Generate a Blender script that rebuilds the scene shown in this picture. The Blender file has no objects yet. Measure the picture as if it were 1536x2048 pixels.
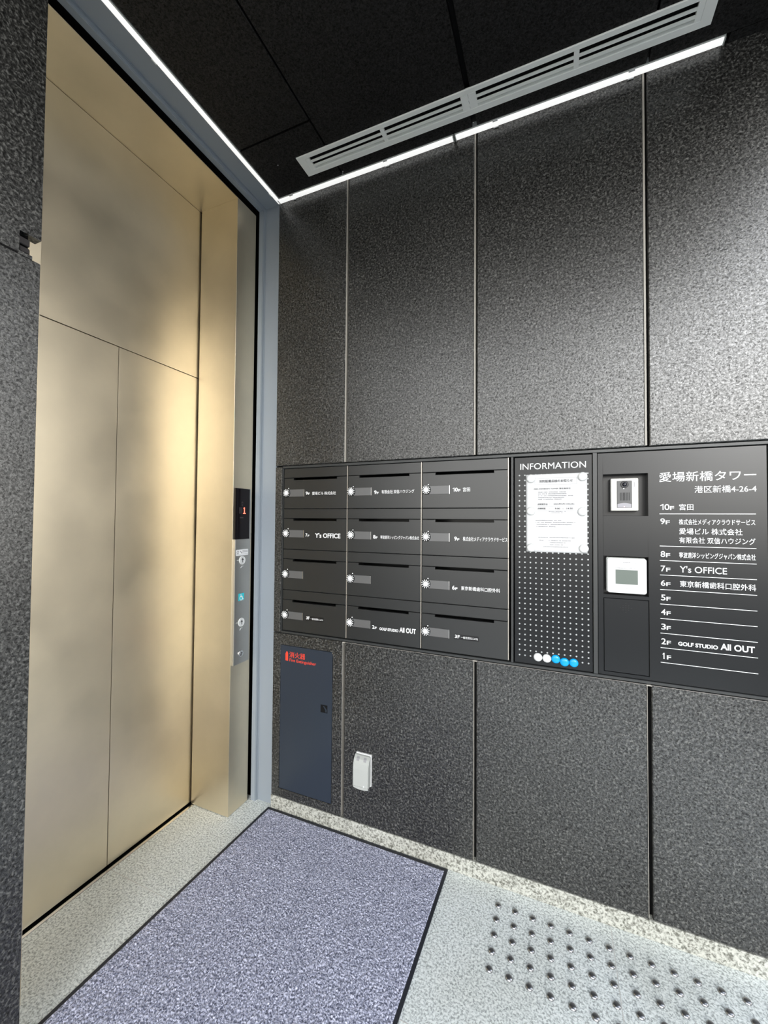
import bpy, bmesh, math, random
from mathutils import Matrix, Vector
random.seed(7)
S = bpy.context.scene
COL = S.collection

# ------------------------------------------------------------------ camera, sky, exposure
CAM_LOC = (1.2931, -1.7366, 1.4291)
CAM_YAW, CAM_PITCH, CAM_ROLL = 1.9865, 0.0246, 0.0082
CAM_F, CAM_OX, CAM_OY = 835.66, -27.48, -4.11          # in pixels of the 1536 x 2048 frame
cd = bpy.data.cameras.new('camera')
cam = bpy.data.objects.new('camera', cd)
COL.objects.link(cam)
fw = Vector((math.cos(CAM_PITCH)*math.cos(CAM_YAW), math.cos(CAM_PITCH)*math.sin(CAM_YAW), math.sin(CAM_PITCH)))
rt = Vector((math.sin(CAM_YAW), -math.cos(CAM_YAW), 0.0))
up = rt.cross(fw)
c_, s_ = math.cos(CAM_ROLL), math.sin(CAM_ROLL)
r2 = c_*rt + s_*up
u2 = -s_*rt + c_*up
m4 = Matrix(((r2.x, u2.x, -fw.x, CAM_LOC[0]), (r2.y, u2.y, -fw.y, CAM_LOC[1]), (r2.z, u2.z, -fw.z, CAM_LOC[2]), (0, 0, 0, 1)))
cam.matrix_world = m4
cd.sensor_fit = 'VERTICAL'
cd.sensor_height = 24.0
cd.sensor_width = 18.0
cd.lens = CAM_F*24.0/2048.0
cd.shift_x = -CAM_OX/2048.0
cd.shift_y = CAM_OY/2048.0
cd.clip_start = 0.02
S.camera = cam

S.view_settings.view_transform = 'Standard'
S.view_settings.look = 'None'
S.view_settings.gamma = 1.0
S.view_settings.use_curve_mapping = False
S.view_settings.exposure = 1.05

W = bpy.data.worlds.new('world')
S.world = W
W.use_nodes = True
nt = W.node_tree
bg = nt.nodes['Background']
tc = nt.nodes.new('ShaderNodeTexCoord')
sx = nt.nodes.new('ShaderNodeSeparateXYZ')
rp = nt.nodes.new('ShaderNodeValToRGB')
nt.links.new(tc.outputs['Generated'], sx.inputs[0])
nt.links.new(sx.outputs['Z'], rp.inputs[0])
rp.color_ramp.elements[0].position = 0.0
rp.color_ramp.elements[0].color = (1.0, 0.97, 0.905, 1)
rp.color_ramp.elements[1].position = 0.7
rp.color_ramp.elements[1].color = (0.50, 0.56, 0.66, 1)
# bright lobe added to the sky to light the wall, dimmed band around it
lobe = nt.nodes.new('ShaderNodeVectorMath')
lobe.operation = 'DOT_PRODUCT'
nt.links.new(tc.outputs['Generated'], lobe.inputs[0])
AZ, EL = math.radians(-67), math.radians(16)
lobe.inputs[1].default_value = (math.cos(AZ)*math.cos(EL), math.sin(AZ)*math.cos(EL), math.sin(EL))
lr = nt.nodes.new('ShaderNodeValToRGB')
nt.links.new(lobe.outputs['Value'], lr.inputs[0])
LOBE = [(0.0, 1.15), (0.40, 1.08), (0.60, 0.28), (0.76, 0.08), (0.91, 0.08), (0.965, 0.9), (1.0, 4.6)]
e_ = lr.color_ramp.elements
e_[0].position, e_[0].color = LOBE[0][0], (*[LOBE[0][1]]*3, 1)
e_[1].position, e_[1].color = LOBE[-1][0], (*[LOBE[-1][1]]*3, 1)
for p_, v_ in LOBE[1:-1]:
    e_.new(p_).color = (v_, v_, v_, 1)
mx = nt.nodes.new('ShaderNodeMix')
mx.data_type = 'RGBA'
mx.blend_type = 'MULTIPLY'
mx.inputs[0].default_value = 1.0
nt.links.new(rp.outputs[0], mx.inputs[6])
# a second, wider lobe added to lift the wall's reflections
lobe2 = nt.nodes.new('ShaderNodeVectorMath')
lobe2.operation = 'DOT_PRODUCT'
nt.links.new(tc.outputs['Generated'], lobe2.inputs[0])
A2, E2 = math.radians(-104), math.radians(10)
lobe2.inputs[1].default_value = (math.cos(A2)*math.cos(E2), math.sin(A2)*math.cos(E2), math.sin(E2))
l2 = nt.nodes.new('ShaderNodeMapRange')
nt.links.new(lobe2.outputs['Value'], l2.inputs['Value'])
l2.inputs['From Min'].default_value = 0.75
l2.inputs['From Max'].default_value = 1.0
l2.inputs['To Min'].default_value = 0.0
l2.inputs['To Max'].default_value = 0.75
ad = nt.nodes.new('ShaderNodeMix')
ad.data_type = 'RGBA'
ad.blend_type = 'ADD'
ad.inputs[0].default_value = 1.0
nt.links.new(lr.outputs[0], ad.inputs[6])
nt.links.new(l2.outputs['Result'], ad.inputs[7])
nt.links.new(ad.outputs[2], mx.inputs[7])
nt.links.new(mx.outputs[2], bg.inputs[0])
SKY = 2.7
bg.inputs[1].default_value = SKY

# ------------------------------------------------------------------ main dimensions (metres)
H = 3.049                     # ceiling
XA, XB, XC, XD = 0.3964, 0.9955, 1.593, 2.190   # stone joints along the wall
ZB, ZL, ZT = 0.065, 0.864, 1.699                # baseboard top, bay bottom, bay top
DX = -0.3844                  # elevator door plane
JX = -0.1393                  # jamb front plane
YJ, YM, YJL = -0.147, -0.571, -0.995            # jamb sides and door meeting line
YO = -1.142                   # left side of the opening
ROOM_X, ROOM_Y = 2.35, -2.15

# ------------------------------------------------------------------ materials
MATS = {}
def nmat(name):
    m = bpy.data.materials.new(name)
    m.use_nodes = True
    MATS[name] = m
    return m, m.node_tree, m.node_tree.nodes['Principled BSDF']

def plain(name, col, rough=0.5, metal=0.0, spec=0.5, emit=None, es=0.0, coat=0.0):
    m, t, p = nmat(name)
    p.inputs['Base Color'].default_value = (*col, 1)
    p.inputs['Roughness'].default_value = rough
    p.inputs['Metallic'].default_value = metal
    p.inputs['Specular IOR Level'].default_value = spec
    p.inputs['Coat Weight'].default_value = coat
    if emit:
        p.inputs['Emission Color'].default_value = (*emit, 1)
        p.inputs['Emission Strength'].default_value = es
    return m

def ramp(t, fac, stops):
    r = t.nodes.new('ShaderNodeValToRGB')
    e = r.color_ramp.elements
    e[0].position, e[0].color = stops[0][0], (*stops[0][1], 1)
    e[1].position, e[1].color = stops[-1][0], (*stops[-1][1], 1)
    for pos, c in stops[1:-1]:
        n = e.new(pos)
        n.color = (*c, 1)
    t.links.new(fac, r.inputs[0])
    return r.outputs[0]

def noise(t, vec, scale, detail=2.0, rough=0.5, dist=0.0):
    n = t.nodes.new('ShaderNodeTexNoise')
    n.inputs['Scale'].default_value = scale
    n.inputs['Detail'].default_value = detail
    n.inputs['Roughness'].default_value = rough
    n.inputs['Distortion'].default_value = dist
    t.links.new(vec, n.inputs['Vector'])
    return n.outputs['Fac']

def geopos(t):
    return t.nodes.new('ShaderNodeNewGeometry').outputs['Position']

def mixc(t, a, b, fac, mode='MIX'):
    m = t.nodes.new('ShaderNodeMix')
    m.data_type = 'RGBA'
    m.blend_type = mode
    for sock, v in ((m.inputs[0], fac), (m.inputs[6], a), (m.inputs[7], b)):
        if isinstance(v, (int, float)):
            sock.default_value = v
        elif isinstance(v, tuple):
            sock.default_value = (*v, 1)
        else:
            t.links.new(v, sock)
    return m.outputs[2]

def bump(t, p, h, strength, dist):
    b = t.nodes.new('ShaderNodeBump')
    b.inputs['Strength'].default_value = strength
    b.inputs['Distance'].default_value = dist
    t.links.new(h, b.inputs['Height'])
    t.links.new(b.outputs[0], p.inputs['Normal'])

def stone(name, dark, mid, light, rough, spec, sc=1.0):
    m, t, p = nmat(name)
    v = geopos(t)
    a = noise(t, v, 125*sc, 3.0, 0.62, 0.4)
    col = ramp(t, a, [(0.36, dark), (0.52, mid), (0.68, light)])
    b = noise(t, v, 5.0, 2.0)
    f = ramp(t, b, [(0.3, (0.82, 0.82, 0.82)), (0.7, (1.12, 1.12, 1.12))])
    col = mixc(t, col, f, 1.0, 'MULTIPLY')
    t.links.new(col, p.inputs['Base Color'])
    sl = t.nodes.new('ShaderNodeMapRange')
    t.links.new(noise(t, v, 150*sc, 3.0, 0.7, 0.8), sl.inputs['Value'])
    sl.inputs['From Min'].default_value = 0.36
    sl.inputs['From Max'].default_value = 0.64
    sl.inputs['To Min'].default_value = spec*0.30
    sl.inputs['To Max'].default_value = spec*1.75
    t.links.new(sl.outputs['Result'], p.inputs['Specular IOR Level'])
    r = ramp(t, a, [(0.35, (rough-0.06,)*3), (0.65, (rough+0.1,)*3)])
    t.links.new(r, p.inputs['Roughness'])
    bump(t, p, a, 0.40, 0.0010)
    return m

STONE = stone('dark_granite', (0.005, 0.005, 0.0047), (0.021, 0.021, 0.0195), (0.12, 0.12, 0.112), 0.34, 0.78)
CEIL = stone('black_ceiling_stone', (0.003, 0.0028, 0.0026), (0.007, 0.0065, 0.006), (0.018, 0.017, 0.016), 0.6, 0.3)

def pale_granite(name, sc, a0, a1, a2, rough):
    m, t, p = nmat(name)
    v = geopos(t)
    a = noise(t, v, 150*sc, 2.5, 0.6, 0.5)
    col = ramp(t, a, [(0.36, a0), (0.48, a1), (0.60, a2)])
    b = noise(t, v, 3.0, 3.0)
    f = ramp(t, b, [(0.3, (0.90, 0.89, 0.86)), (0.7, (1.05, 1.05, 1.05))])
    t.links.new(mixc(t, col, f, 1.0, 'MULTIPLY'), p.inputs['Base Color'])
    p.inputs['Roughness'].default_value = rough
    bump(t, p, a, 0.25, 0.0015)
    return m
FLOOR = pale_granite('pale_granite_floor', 1.0, (0.375, 0.405, 0.40), (0.72, 0.765, 0.755), (0.94, 0.98, 0.97), 0.5)
BASEB = pale_granite('pale_granite_base', 0.75, (0.13, 0.13, 0.11), (0.35, 0.355, 0.32), (0.52, 0.525, 0.48), 0.6)

def steel(name, col, rough, smudge=0.06):
    m, t, p = nmat(name)
    v = geopos(t)
    p.inputs['Metallic'].default_value = 1.0
    a = noise(t, v, 700.0, 2.0)
    b = noise(t, v, 3.5, 4.0, 0.6)
    lo = tuple(c*(1-smudge) for c in col)
    hi = tuple(min(1, c*(1+smudge)) for c in col)
    c1 = ramp(t, b, [(0.3, lo), (0.7, hi)])
    t.links.new(c1, p.inputs['Base Color'])
    r = ramp(t, b, [(0.25, (rough-0.05,)*3), (0.75, (rough+0.06,)*3)])
    t.links.new(r, p.inputs['Roughness'])
    bump(t, p, a, 0.04, 0.0004)
    ge = t.nodes.new('ShaderNodeNewGeometry')
    cr = t.nodes.new('ShaderNodeVectorMath')
    cr.operation = 'CROSS_PRODUCT'
    t.links.new(ge.outputs['True Normal'], cr.inputs[0])
    cr.inputs[1].default_value = (0.02, 0.0, 1.0)
    t.links.new(cr.outputs[0], p.inputs['Tangent'])
    p.inputs['Anisotropic'].default_value = 0.0
    p.inputs['Anisotropic Rotation'].default_value = 0.25
    return m
STEEL = steel('champagne_stainless', (0.80, 0.705, 0.535), 0.39)
STEEL2 = steel('brushed_stainless', (0.56, 0.54, 0.50), 0.33)
BRIGHT = plain('bright_steel', (0.75, 0.74, 0.72), 0.25, 1.0)

LINING = plain('grey_blue_paint', (0.245, 0.28, 0.315), 0.45)
BLACK = plain('black_gap', (0.004, 0.004, 0.004), 0.8, 0, 0.2)
MBLACK = plain('mailbox_black', (0.014, 0.015, 0.015), 0.34, 0.0, 0.7)
FRAMEB = plain('frame_black', (0.03, 0.032, 0.032), 0.4)
BOARD = plain('board_black', (0.014, 0.015, 0.016), 0.24, 0.0, 0.33)
PLATE = plain('label_holder_grey', (0.13, 0.13, 0.13), 0.4, 0.3)
DIALB = plain('dial_black', (0.01, 0.01, 0.01), 0.3)
WHITEP = plain('white_print', (0.80, 0.81, 0.81), 0.5)
WHITE = plain('white_plastic', (0.62, 0.63, 0.625), 0.35)
IVORY = plain('ivory_plastic', (0.62, 0.61, 0.565), 0.35)
PAPER = plain('paper', (0.60, 0.605, 0.61), 0.7)
INK = plain('paper_ink', (0.06, 0.06, 0.065), 0.7)
INKG = plain('paper_ink_grey', (0.30, 0.30, 0.31), 0.7)
BLUEM = plain('blue_plastic', (0.0, 0.33, 0.72), 0.25)
HOLE = plain('perforation_white', (0.42, 0.43, 0.43), 0.5)
NAVY = plain('navy_door', (0.022, 0.030, 0.044), 0.3, 0.0, 0.5)
RED = plain('red_print', (0.75, 0.055, 0.025), 0.5)
LED = plain('led_diffuser', (0.9, 0.9, 0.88), 0.4, emit=(1.0, 1.0, 0.98), es=0.35)
GRILLE = plain('grille_enamel', (0.86, 0.88, 0.84), 0.4)
SEAL_LIT = plain('joint_lit_edge_beige', (0.36, 0.34, 0.30), 0.5)  # pale tone painted for the lit side of joints and stone edges
LIT_EDGE = plain('lit_edge_steel', (0.45, 0.42, 0.37), 0.35, 0.6)
GRILLED = plain('grille_dark', (0.01, 0.01, 0.01), 0.8)
GLASSB = plain('display_black', (0.005, 0.003, 0.004), 0.1, 0.0, 0.25)
DIGIT = plain('digit_red', (0.3, 0.02, 0.01), 0.5, emit=(1.0, 0.10, 0.06), es=2.2)
DIM = plain('display_dim', (0.03, 0.022, 0.025), 0.5)
CYAN = plain('cyan_sign', (0.03, 0.52, 0.60), 0.4)
LENS = plain('lens_black', (0.006, 0.007, 0.012), 0.06)
DGREY = plain('dark_grey_plastic', (0.075, 0.075, 0.075), 0.4)
BUTTON = plain('call_button_pearl', (0.30, 0.295, 0.325), 0.3)
LCD = plain('lcd_grey_green', (0.15, 0.175, 0.155), 0.15)
SOCKET = plain('socket_white', (0.42, 0.435, 0.415), 0.4)
STRIKE = plain('strike_dark', (0.03, 0.027, 0.028), 0.45, 0.4)
RUBBER = plain('mat_rubber', (0.018, 0.02, 0.028), 0.6)
STUDM = plain('stud_steel', (0.36, 0.36, 0.37), 0.3, 1.0)
GROUT = plain('floor_joint_pale', (0.62, 0.62, 0.59), 0.7)
ROAD = plain('outside_paving', (0.07, 0.07, 0.07), 0.8)

m, t, p = nmat('mat_pile')
v = geopos(t)
a = noise(t, v, 190.0, 2.0, 0.7, 0.6)
b = noise(t, v, 120.0, 2.0)
col = ramp(t, a, [(0.36, (0.10, 0.108, 0.16)), (0.5, (0.37, 0.385, 0.49)), (0.64, (0.80, 0.81, 0.97))])
t.links.new(col, p.inputs['Base Color'])
p.inputs['Roughness'].default_value = 0.9
p.inputs['Specular IOR Level'].default_value = 0.1
PILE = m

# ------------------------------------------------------------------ helpers
def wloc(o):
    l = Vector(o.location)
    while o.parent:
        o = o.parent
        l += o.location
    return l

def obj(name, bm, mat, parent=None, origin=(0, 0, 0), smooth=False):
    bmesh.ops.recalc_face_normals(bm, faces=bm.faces)
    off = wloc(parent) if parent else Vector(origin)
    for vv in bm.verts:
        vv.co -= off
    if smooth:
        for f in bm.faces:
            f.smooth = True
    me = bpy.data.meshes.new(name)
    bm.to_mesh(me)
    bm.free()
    for mm in (mat if isinstance(mat, (list, tuple)) else [mat]):
        me.materials.append(mm)
    o = bpy.data.objects.new(name, me)
    COL.objects.link(o)
    if parent:
        o.parent = parent
    else:
        o.location = origin
    return o

def tag(o, label=None, cat=None, group=None, kind=None):
    if label: o['label'] = label
    if cat: o['category'] = cat
    if group: o['group'] = group
    if kind: o['kind'] = kind
    return o

def thing(name, label, cat, loc, group=None):
    o = bpy.data.objects.new(name, None)
    o.empty_display_size = 0.05
    COL.objects.link(o)
    o.location = loc
    return tag(o, label, cat, group)

def struct(name, bm, mat, label=None):
    o = obj(name, bm, mat)
    o['kind'] = 'structure'
    if label: o['label'] = label
    return o

def copy_tree(o, parent=None):
    c = o.copy()
    COL.objects.link(c)
    if parent: c.parent = parent
    for ch in list(o.children):
        copy_tree(ch, c)
    return c

def join(bm, tmp):
    me = bpy.data.meshes.new('tmp')
    tmp.to_mesh(me)
    tmp.free()
    bm.from_mesh(me)
    bpy.data.meshes.remove(me)

def bx(bm, x0, x1, y0, y1, z0, z1, bev=0.0, seg=1, mi=0):
    t_ = bmesh.new()
    vs = [t_.verts.new((x, y, z)) for x in (x0, x1) for y in (y0, y1) for z in (z0, z1)]
    for f in ((0, 1, 3, 2), (4, 6, 7, 5), (0, 4, 5, 1), (2, 3, 7, 6), (0, 2, 6, 4), (1, 5, 7, 3)):
        t_.faces.new([vs[i] for i in f])
    if bev:
        bmesh.ops.bevel(t_, geom=t_.edges[:], offset=bev, segments=seg, profile=0.5, affect='EDGES')
    for f in t_.faces:
        f.material_index = mi
    join(bm, t_)
    return bm

def B(*a, **k):
    return bx(bmesh.new(), *a, **k)

def plate(bm, u0, u1, v0, v1, d0, d1, holes=(), axis='y', mi=0, bev=0.0):
    """Slab with rectangular holes; axis is the thickness axis. bev chamfers the outer rim and hole rims on the d0 side."""
    t_ = bmesh.new()
    us = sorted({u0, u1, *[h[0] for h in holes], *[h[1] for h in holes]})
    vs = sorted({v0, v1, *[h[2] for h in holes], *[h[3] for h in holes]})
    us = [u for u in us if u0-1e-9 <= u <= u1+1e-9]
    vs = [v_ for v_ in vs if v0-1e-9 <= v_ <= v1+1e-9]
    def P(u, v_, d):
        return {'y': (u, d, v_), 'x': (d, u, v_), 'z': (u, v_, d)}[axis]
    g = {}
    def V(u, v_):
        if (u, v_) not in g:
            g[(u, v_)] = t_.verts.new(P(u, v_, d0))
        return g[(u, v_)]
    for i in range(len(us)-1):
        for j in range(len(vs)-1):
            cu, cv = (us[i]+us[i+1])/2, (vs[j]+vs[j+1])/2
            if any(h[0] < cu < h[1] and h[2] < cv < h[3] for h in holes):
                continue
            t_.faces.new([V(us[i], vs[j]), V(us[i+1], vs[j]), V(us[i+1], vs[j+1]), V(us[i], vs[j+1])])
    front_edges = [e for e in t_.edges if len(e.link_faces) == 1]
    r = bmesh.ops.extrude_face_region(t_, geom=t_.faces[:], use_keep_orig=True)
    k = {'y': 1, 'x': 0, 'z': 2}[axis]
    for e in r['geom']:
        if isinstance(e, bmesh.types.BMVert):
            e.co[k] = d1
    if bev:
        bmesh.ops.recalc_face_normals(t_, faces=t_.faces)
        bmesh.ops.bevel(t_, geom=[e for e in front_edges if e.is_valid], offset=bev, segments=1, affect='EDGES')
    for f in t_.faces:
        f.material_index = mi
    join(bm, t_)
    return bm

def prism(bm, pts, a0, a1, axis='y', mi=0):
    """Polygon pts extruded along axis: y -> (x,z), x -> (y,z), z -> (x,y)."""
    t_ = bmesh.new()
    def P(u, v_, d):
        return {'y': (u, d, v_), 'x': (d, u, v_), 'z': (u, v_, d)}[axis]
    A = [t_.verts.new(P(u, v_, a0)) for u, v_ in pts]
    Z = [t_.verts.new(P(u, v_, a1)) for u, v_ in pts]
    n = len(pts)
    t_.faces.new(A)
    t_.faces.new(Z)
    for i in range(n):
        t_.faces.new([A[i], A[(i+1) % n], Z[(i+1) % n], Z[i]])
    for f in t_.faces:
        f.material_index = mi
    join(bm, t_)
    return bm

def lathe(bm, prof, c, axis, n=32, mi=0):
    """prof: list of (radius, height along axis); axis '-y' points out of the wall, 'x', 'z', '-z'."""
    t_ = bmesh.new()
    def P(r_, h, a_):
        ca, sa = r_*math.cos(a_), r_*math.sin(a_)
        if axis == '-y': return (c[0]+ca, c[1]-h, c[2]+sa)
        if axis == 'x': return (c[0]+h, c[1]+ca, c[2]+sa)
        if axis == 'z': return (c[0]+ca, c[1]+sa, c[2]+h)
        return (c[0]+ca, c[1]+sa, c[2]-h)
    rings = []
    for r_, h in prof:
        if r_ < 1e-6:
            rings.append([t_.verts.new(P(0, h, 0))])
        else:
            rings.append([t_.verts.new(P(r_, h, 2*math.pi*i/n)) for i in range(n)])
    for a_, b_ in zip(rings, rings[1:]):
        for i in range(n):
            j = (i+1) % n
            if len(a_) == 1:
                t_.faces.new([a_[0], b_[i], b_[j]])
            elif len(b_) == 1:
                t_.faces.new([a_[i], a_[j], b_[0]])
            else:
                t_.faces.new([a_[i], a_[j], b_[j], b_[i]])
    if len(rings[0]) > 1: t_.faces.new(rings[0])
    if len(rings[-1]) > 1: t_.faces.new(rings[-1])
    for f in t_.faces:
        f.material_index = mi
    join(bm, t_)
    return bm

def text(bm, s, u0, u1, v0, v1, d, axis='y', bold=0.0, thick=0.0003, mi=0):
    """Lettering fitted to the box u0..u1 x v0..v1 on the plane y=d (facing -y) or x=d (facing +x)."""
    if s[:1] == '1' and len(s) <= 2 and axis == 'y':
        w = v1-v0
        w1 = (u1-u0) if s == '1' else (u1-u0)*0.36
        b_ = w*0.15
        prism(bm, [(u0+w1-b_, v0), (u0+w1, v0), (u0+w1, v1), (u0+w1-b_*0.9, v1), (u0, v1-w*0.20), (u0, v1-w*0.33), (u0+w1-b_, v1-w*0.20)], d-thick, d, mi=mi)
        if s == '1':
            return bm
        s, u0 = s[1:], u0+w1+w*0.12
    cu = bpy.data.curves.new('lettering_curve', 'FONT')
    cu.body = s
    cu.size = 1.0
    cu.offset = min(bold, 0.005) if any(ord(ch) > 0x2E80 for ch in s) else bold
    cu.resolution_u = 4
    cu.extrude = 0.01
    to = bpy.data.objects.new('lettering_curve', cu)
    me = bpy.data.meshes.new_from_object(to)
    bpy.data.objects.remove(to)
    xs = [q.co.x for q in me.vertices]
    ys = [q.co.y for q in me.vertices]
    ax, bx_, ay, by = min(xs), max(xs), min(ys), max(ys)
    for q in me.vertices:
        u = u0+(q.co.x-ax)/(bx_-ax)*(u1-u0)
        v_ = v0+(q.co.y-ay)/max(1e-6, by-ay)*(v1-v0)
        dd = thick if q.co.z > 0 else 0.0
        q.co = (u, d-dd, v_) if axis == 'y' else (d+dd, u, v_)
    n0 = len(bm.faces)
    bm.from_mesh(me)
    bm.faces.ensure_lookup_table()
    for f in bm.faces[n0:]:
        f.material_index = mi
    bpy.data.meshes.remove(me)
    return bm

def dashes(bm, u0, u1, z, h, d, rnd, gap=0.12):
    """A line of print too small to read: a row of short strokes."""
    x = u0
    while x < u1-0.001:
        w = rnd.uniform(0.0018, 0.0042)
        bx(bm, x, min(u1, x+w), d-0.0002, d, z-h*rnd.uniform(0.3, 0.5), z+h*rnd.uniform(0.3, 0.5))
        x += w+(rnd.uniform(0.003, 0.006) if rnd.random() < gap else rnd.uniform(0.0005, 0.0011))

# ------------------------------------------------------------------ outside ground
bm = B(-14, 16, -26, 14, -0.12, -0.055)
struct('ground', bm, ROAD)

# ------------------------------------------------------------------ floor
bm = bmesh.new()
bx(bm, -0.3592, ROOM_X+0.4, ROOM_Y-0.4, 0.03, -0.05, 0.0)
floor = struct('floor', bm, FLOOR)
bm = bmesh.new()
bx(bm, -0.36, ROOM_X, -0.5725, -0.5695, -0.001, 0.0004)
bx(bm, 1.4695, 1.4722, -2.7, -0.001, -0.001, 0.0004)
jn = obj('joint', bm, GROUT, floor)

# ------------------------------------------------------------------ wall with the mailboxes
J = 0.0065
bm = bmesh.new()
xs = [0.0005, XA, XB, XC, XD, ROOM_X]
for i in range(len(xs)-1):
    a0 = xs[i]+(J if i else 0)
    a1 = xs[i+1]-J
    plate(bm, a0, a1, ZT, H+0.03, 0.0, 0.026, bev=0.003)
    if i == 0:
        plate(bm, a0, a1, ZB, ZL, 0.0, 0.026, holes=[(0.0445, 0.3395, 0.106, 0.8085)], bev=0.002)
    else:
        plate(bm, a0, a1, ZB, ZL, 0.0, 0.026, bev=0.003)
plate(bm, 0.0005, 0.0405, ZL+0.004, ZT-0.006, 0.0, 0.026, bev=0.002)
plate(bm, 1.94, XD-J, ZL+0.004, ZT-0.006, 0.0, 0.026, bev=0.003)
for i in (4,):
    plate(bm, xs[i]+J, xs[i+1]-J, ZL+0.006, ZT-0.006, 0.0, 0.026, bev=0.003)
# backing seen as dark joints, left open behind the bay and the extinguisher door
plate(bm, 0.0, ROOM_X, 0.0, H+0.2, 0.0245, 0.06, holes=[(0.041, 1.94, ZL+0.001, ZT-0.001), (0.046, 0.338, 0.108, 0.807)], mi=1)
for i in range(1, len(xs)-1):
    bx(bm, xs[i]-J-0.0008, xs[i]-J+0.0062, 0.0035, 0.026, ZT+0.003, H+0.03, mi=2)  # beige strip paints the lit side of each joint
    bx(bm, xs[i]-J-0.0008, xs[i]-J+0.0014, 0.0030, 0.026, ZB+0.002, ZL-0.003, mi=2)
plate(bm, 0.0005, 1.9400, ZL-0.0045, ZL-0.0008, 0.0012, 0.026, mi=2)  # pale line paints the lit top edge of the lower panels
struct('wall_right', bm, [STONE, BLACK, SEAL_LIT])
bm = B(0.0005, ROOM_X, -0.003, 0.03, 0.0, ZB, bev=0.001)
struct('baseboard_right', bm, BASEB)
struct('leak_block_rear', B(-0.5, ROOM_X, 0.215, 0.255, -0.05, H+0.09), BLACK)  # unseen black plate added to stop light leaking in from behind
struct('leak_block_end', B(ROOM_X-0.02, ROOM_X, 0.061, 0.214, -0.05, H+0.09), BLACK)  # unseen black cap added to close the open end against light

# ------------------------------------------------------------------ wall beside the elevator, seen at the left edge
bm = bmesh.new()
YP = -1.068
bx(bm, -0.03, 0.0, ROOM_Y, YP, 0.0, 2.126, 0.0015)
plate(bm, ROOM_Y, YP, 2.126, H+0.03, -0.03, 0.0, axis='x', holes=[(-1.119, YP, 2.126, 2.190)])
bx(bm, -0.006, 0.0, -1.119, -1.0885, 2.1262, 2.136)
bx(bm, -0.06, -0.03, ROOM_Y, YO-0.03, 0.0, H+0.03, mi=1)
struct('wall_left', bm, [STONE, BLACK])
# shadow line of the panel joint is a groove strip set in the slab
bm = B(-0.002, 0.0006, ROOM_Y, -1.122, 2.1255, 2.1305)
struct('trim_1', bm, BLACK)
sp = thing('strike_plate', 'dark metal strike plate in the notch at the edge of the stone wall', 'strike plate', (-0.02, -1.1, 2.126))
bm = B(-0.03, -0.022, -1.1189, -1.0885, 2.1365, 2.1899)
obj('plate', bm, BLACK, sp)
bm = B(-0.022, -0.010, -1.116, -1.0895, 2.162, 2.182, bev=0.002)
obj('latch_block', bm, STRIKE, sp)
bm = B(-0.022, -0.008, -1.116, -1.0895, 2.139, 2.157, bev=0.003)
obj('latch_block', bm, STRIKE, sp)

# ------------------------------------------------------------------ ceiling
bm = bmesh.new()
CJ = 0.004
cx = [0.027, 0.388, 0.997, 1.596, 2.19, ROOM_X]
cg = [CJ, CJ, 0.010, CJ, CJ, 0]
for i in range(len(cx)-1):
    a0, a1 = cx[i]+(cg[i] if i else 0), cx[i+1]-cg[i+1]
    holes = []
    if a0 < 1.75 and a1 > 0.24:
        holes = [(max(0.262, a0-0.01), min(1.735, a1+0.01), -0.183, -0.112)]
    if i == 0:
        plate(bm, a0, a1, -0.322, -0.037, H, H+0.03, holes=holes, axis='z')
        plate(bm, a0, a1, -1.3, -0.329, H, H+0.03, axis='z', bev=0.002)
    else:
        plate(bm, a0, a1, -1.3, -0.037, H, H+0.03, holes=holes, axis='z')
    plate(bm, a0, a1, ROOM_Y, -1.307, H, H+0.03, axis='z', bev=0.002)
plate(bm, 1.83, ROOM_X, -0.037+0.003, 0.0, H, H+0.03, axis='z')
plate(bm, -0.5, ROOM_X, ROOM_Y, 0.3, H+0.10, H+0.3, axis='z', mi=1)
plate(bm, -0.001, ROOM_X, ROOM_Y, 0.02, H+0.028, H+0.05, axis='z', holes=[(0.262, 1.735, -0.183, -0.112)], mi=1)
struct('ceiling', bm, [CEIL, BLACK])
for k, (x, y) in enumerate(((0.139, -0.200), (0.396, -0.052), (0.994, -0.055))):
    bm = lathe(bmesh.new(), [(0.0022, 0), (0.0022, 0.001), (0, 0.0018)], (x, y, H), '-z', 12)
    o = obj('ceiling_screw', bm, WHITE, origin=(x, y, H))
    tag(o, ['tiny white screw head in the black ceiling near the elevator corner', 'tiny white screw head by the light tube, above the narrow end panel',
            'tiny white screw head where the two halves of the air grille meet'][k], 'screw', 'screws in the ceiling')

# ------------------------------------------------------------------ elevator opening lining (painted steel portal)
def portal(bm, prof, y1, y0, top):
    t_ = bmesh.new()
    rows = []
    for x, o_ in prof:
        rows.append([t_.verts.new(q) for q in ((x, y1+o_, 0.0), (x, y1+o_, top+o_), (x, y0-o_, top+o_), (x, y0-o_, 0.0))])
    n = len(rows)
    for i in range(n):
        a_, b_ = rows[i], rows[(i+1) % n]
        for k in range(3):
            t_.faces.new([a_[k], a_[k+1], b_[k+1], b_[k]])
    t_.faces.new([r_[0] for r_ in rows])
    t_.faces.new([r_[3] for r_ in rows])
    bmesh.ops.recalc_face_normals(t_, faces=t_.faces)
    bmesh.ops.bevel(t_, geom=[e for e in t_.edges if e.calc_length() > 0.5], offset=0.0028, segments=2, affect='EDGES')
    join(bm, t_)
    return bm
prof = [(-0.131, 0.034), (-0.131, 0.004), (-0.102, 0.004), (-0.100, 0.022), (-0.013, 0.022), (-0.013, 0.010), (-0.0012, 0.010), (-0.0012, 0.034)]
struct('trim_2', portal(bmesh.new(), prof, 0.0, YO, H-0.004), LINING)

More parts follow.
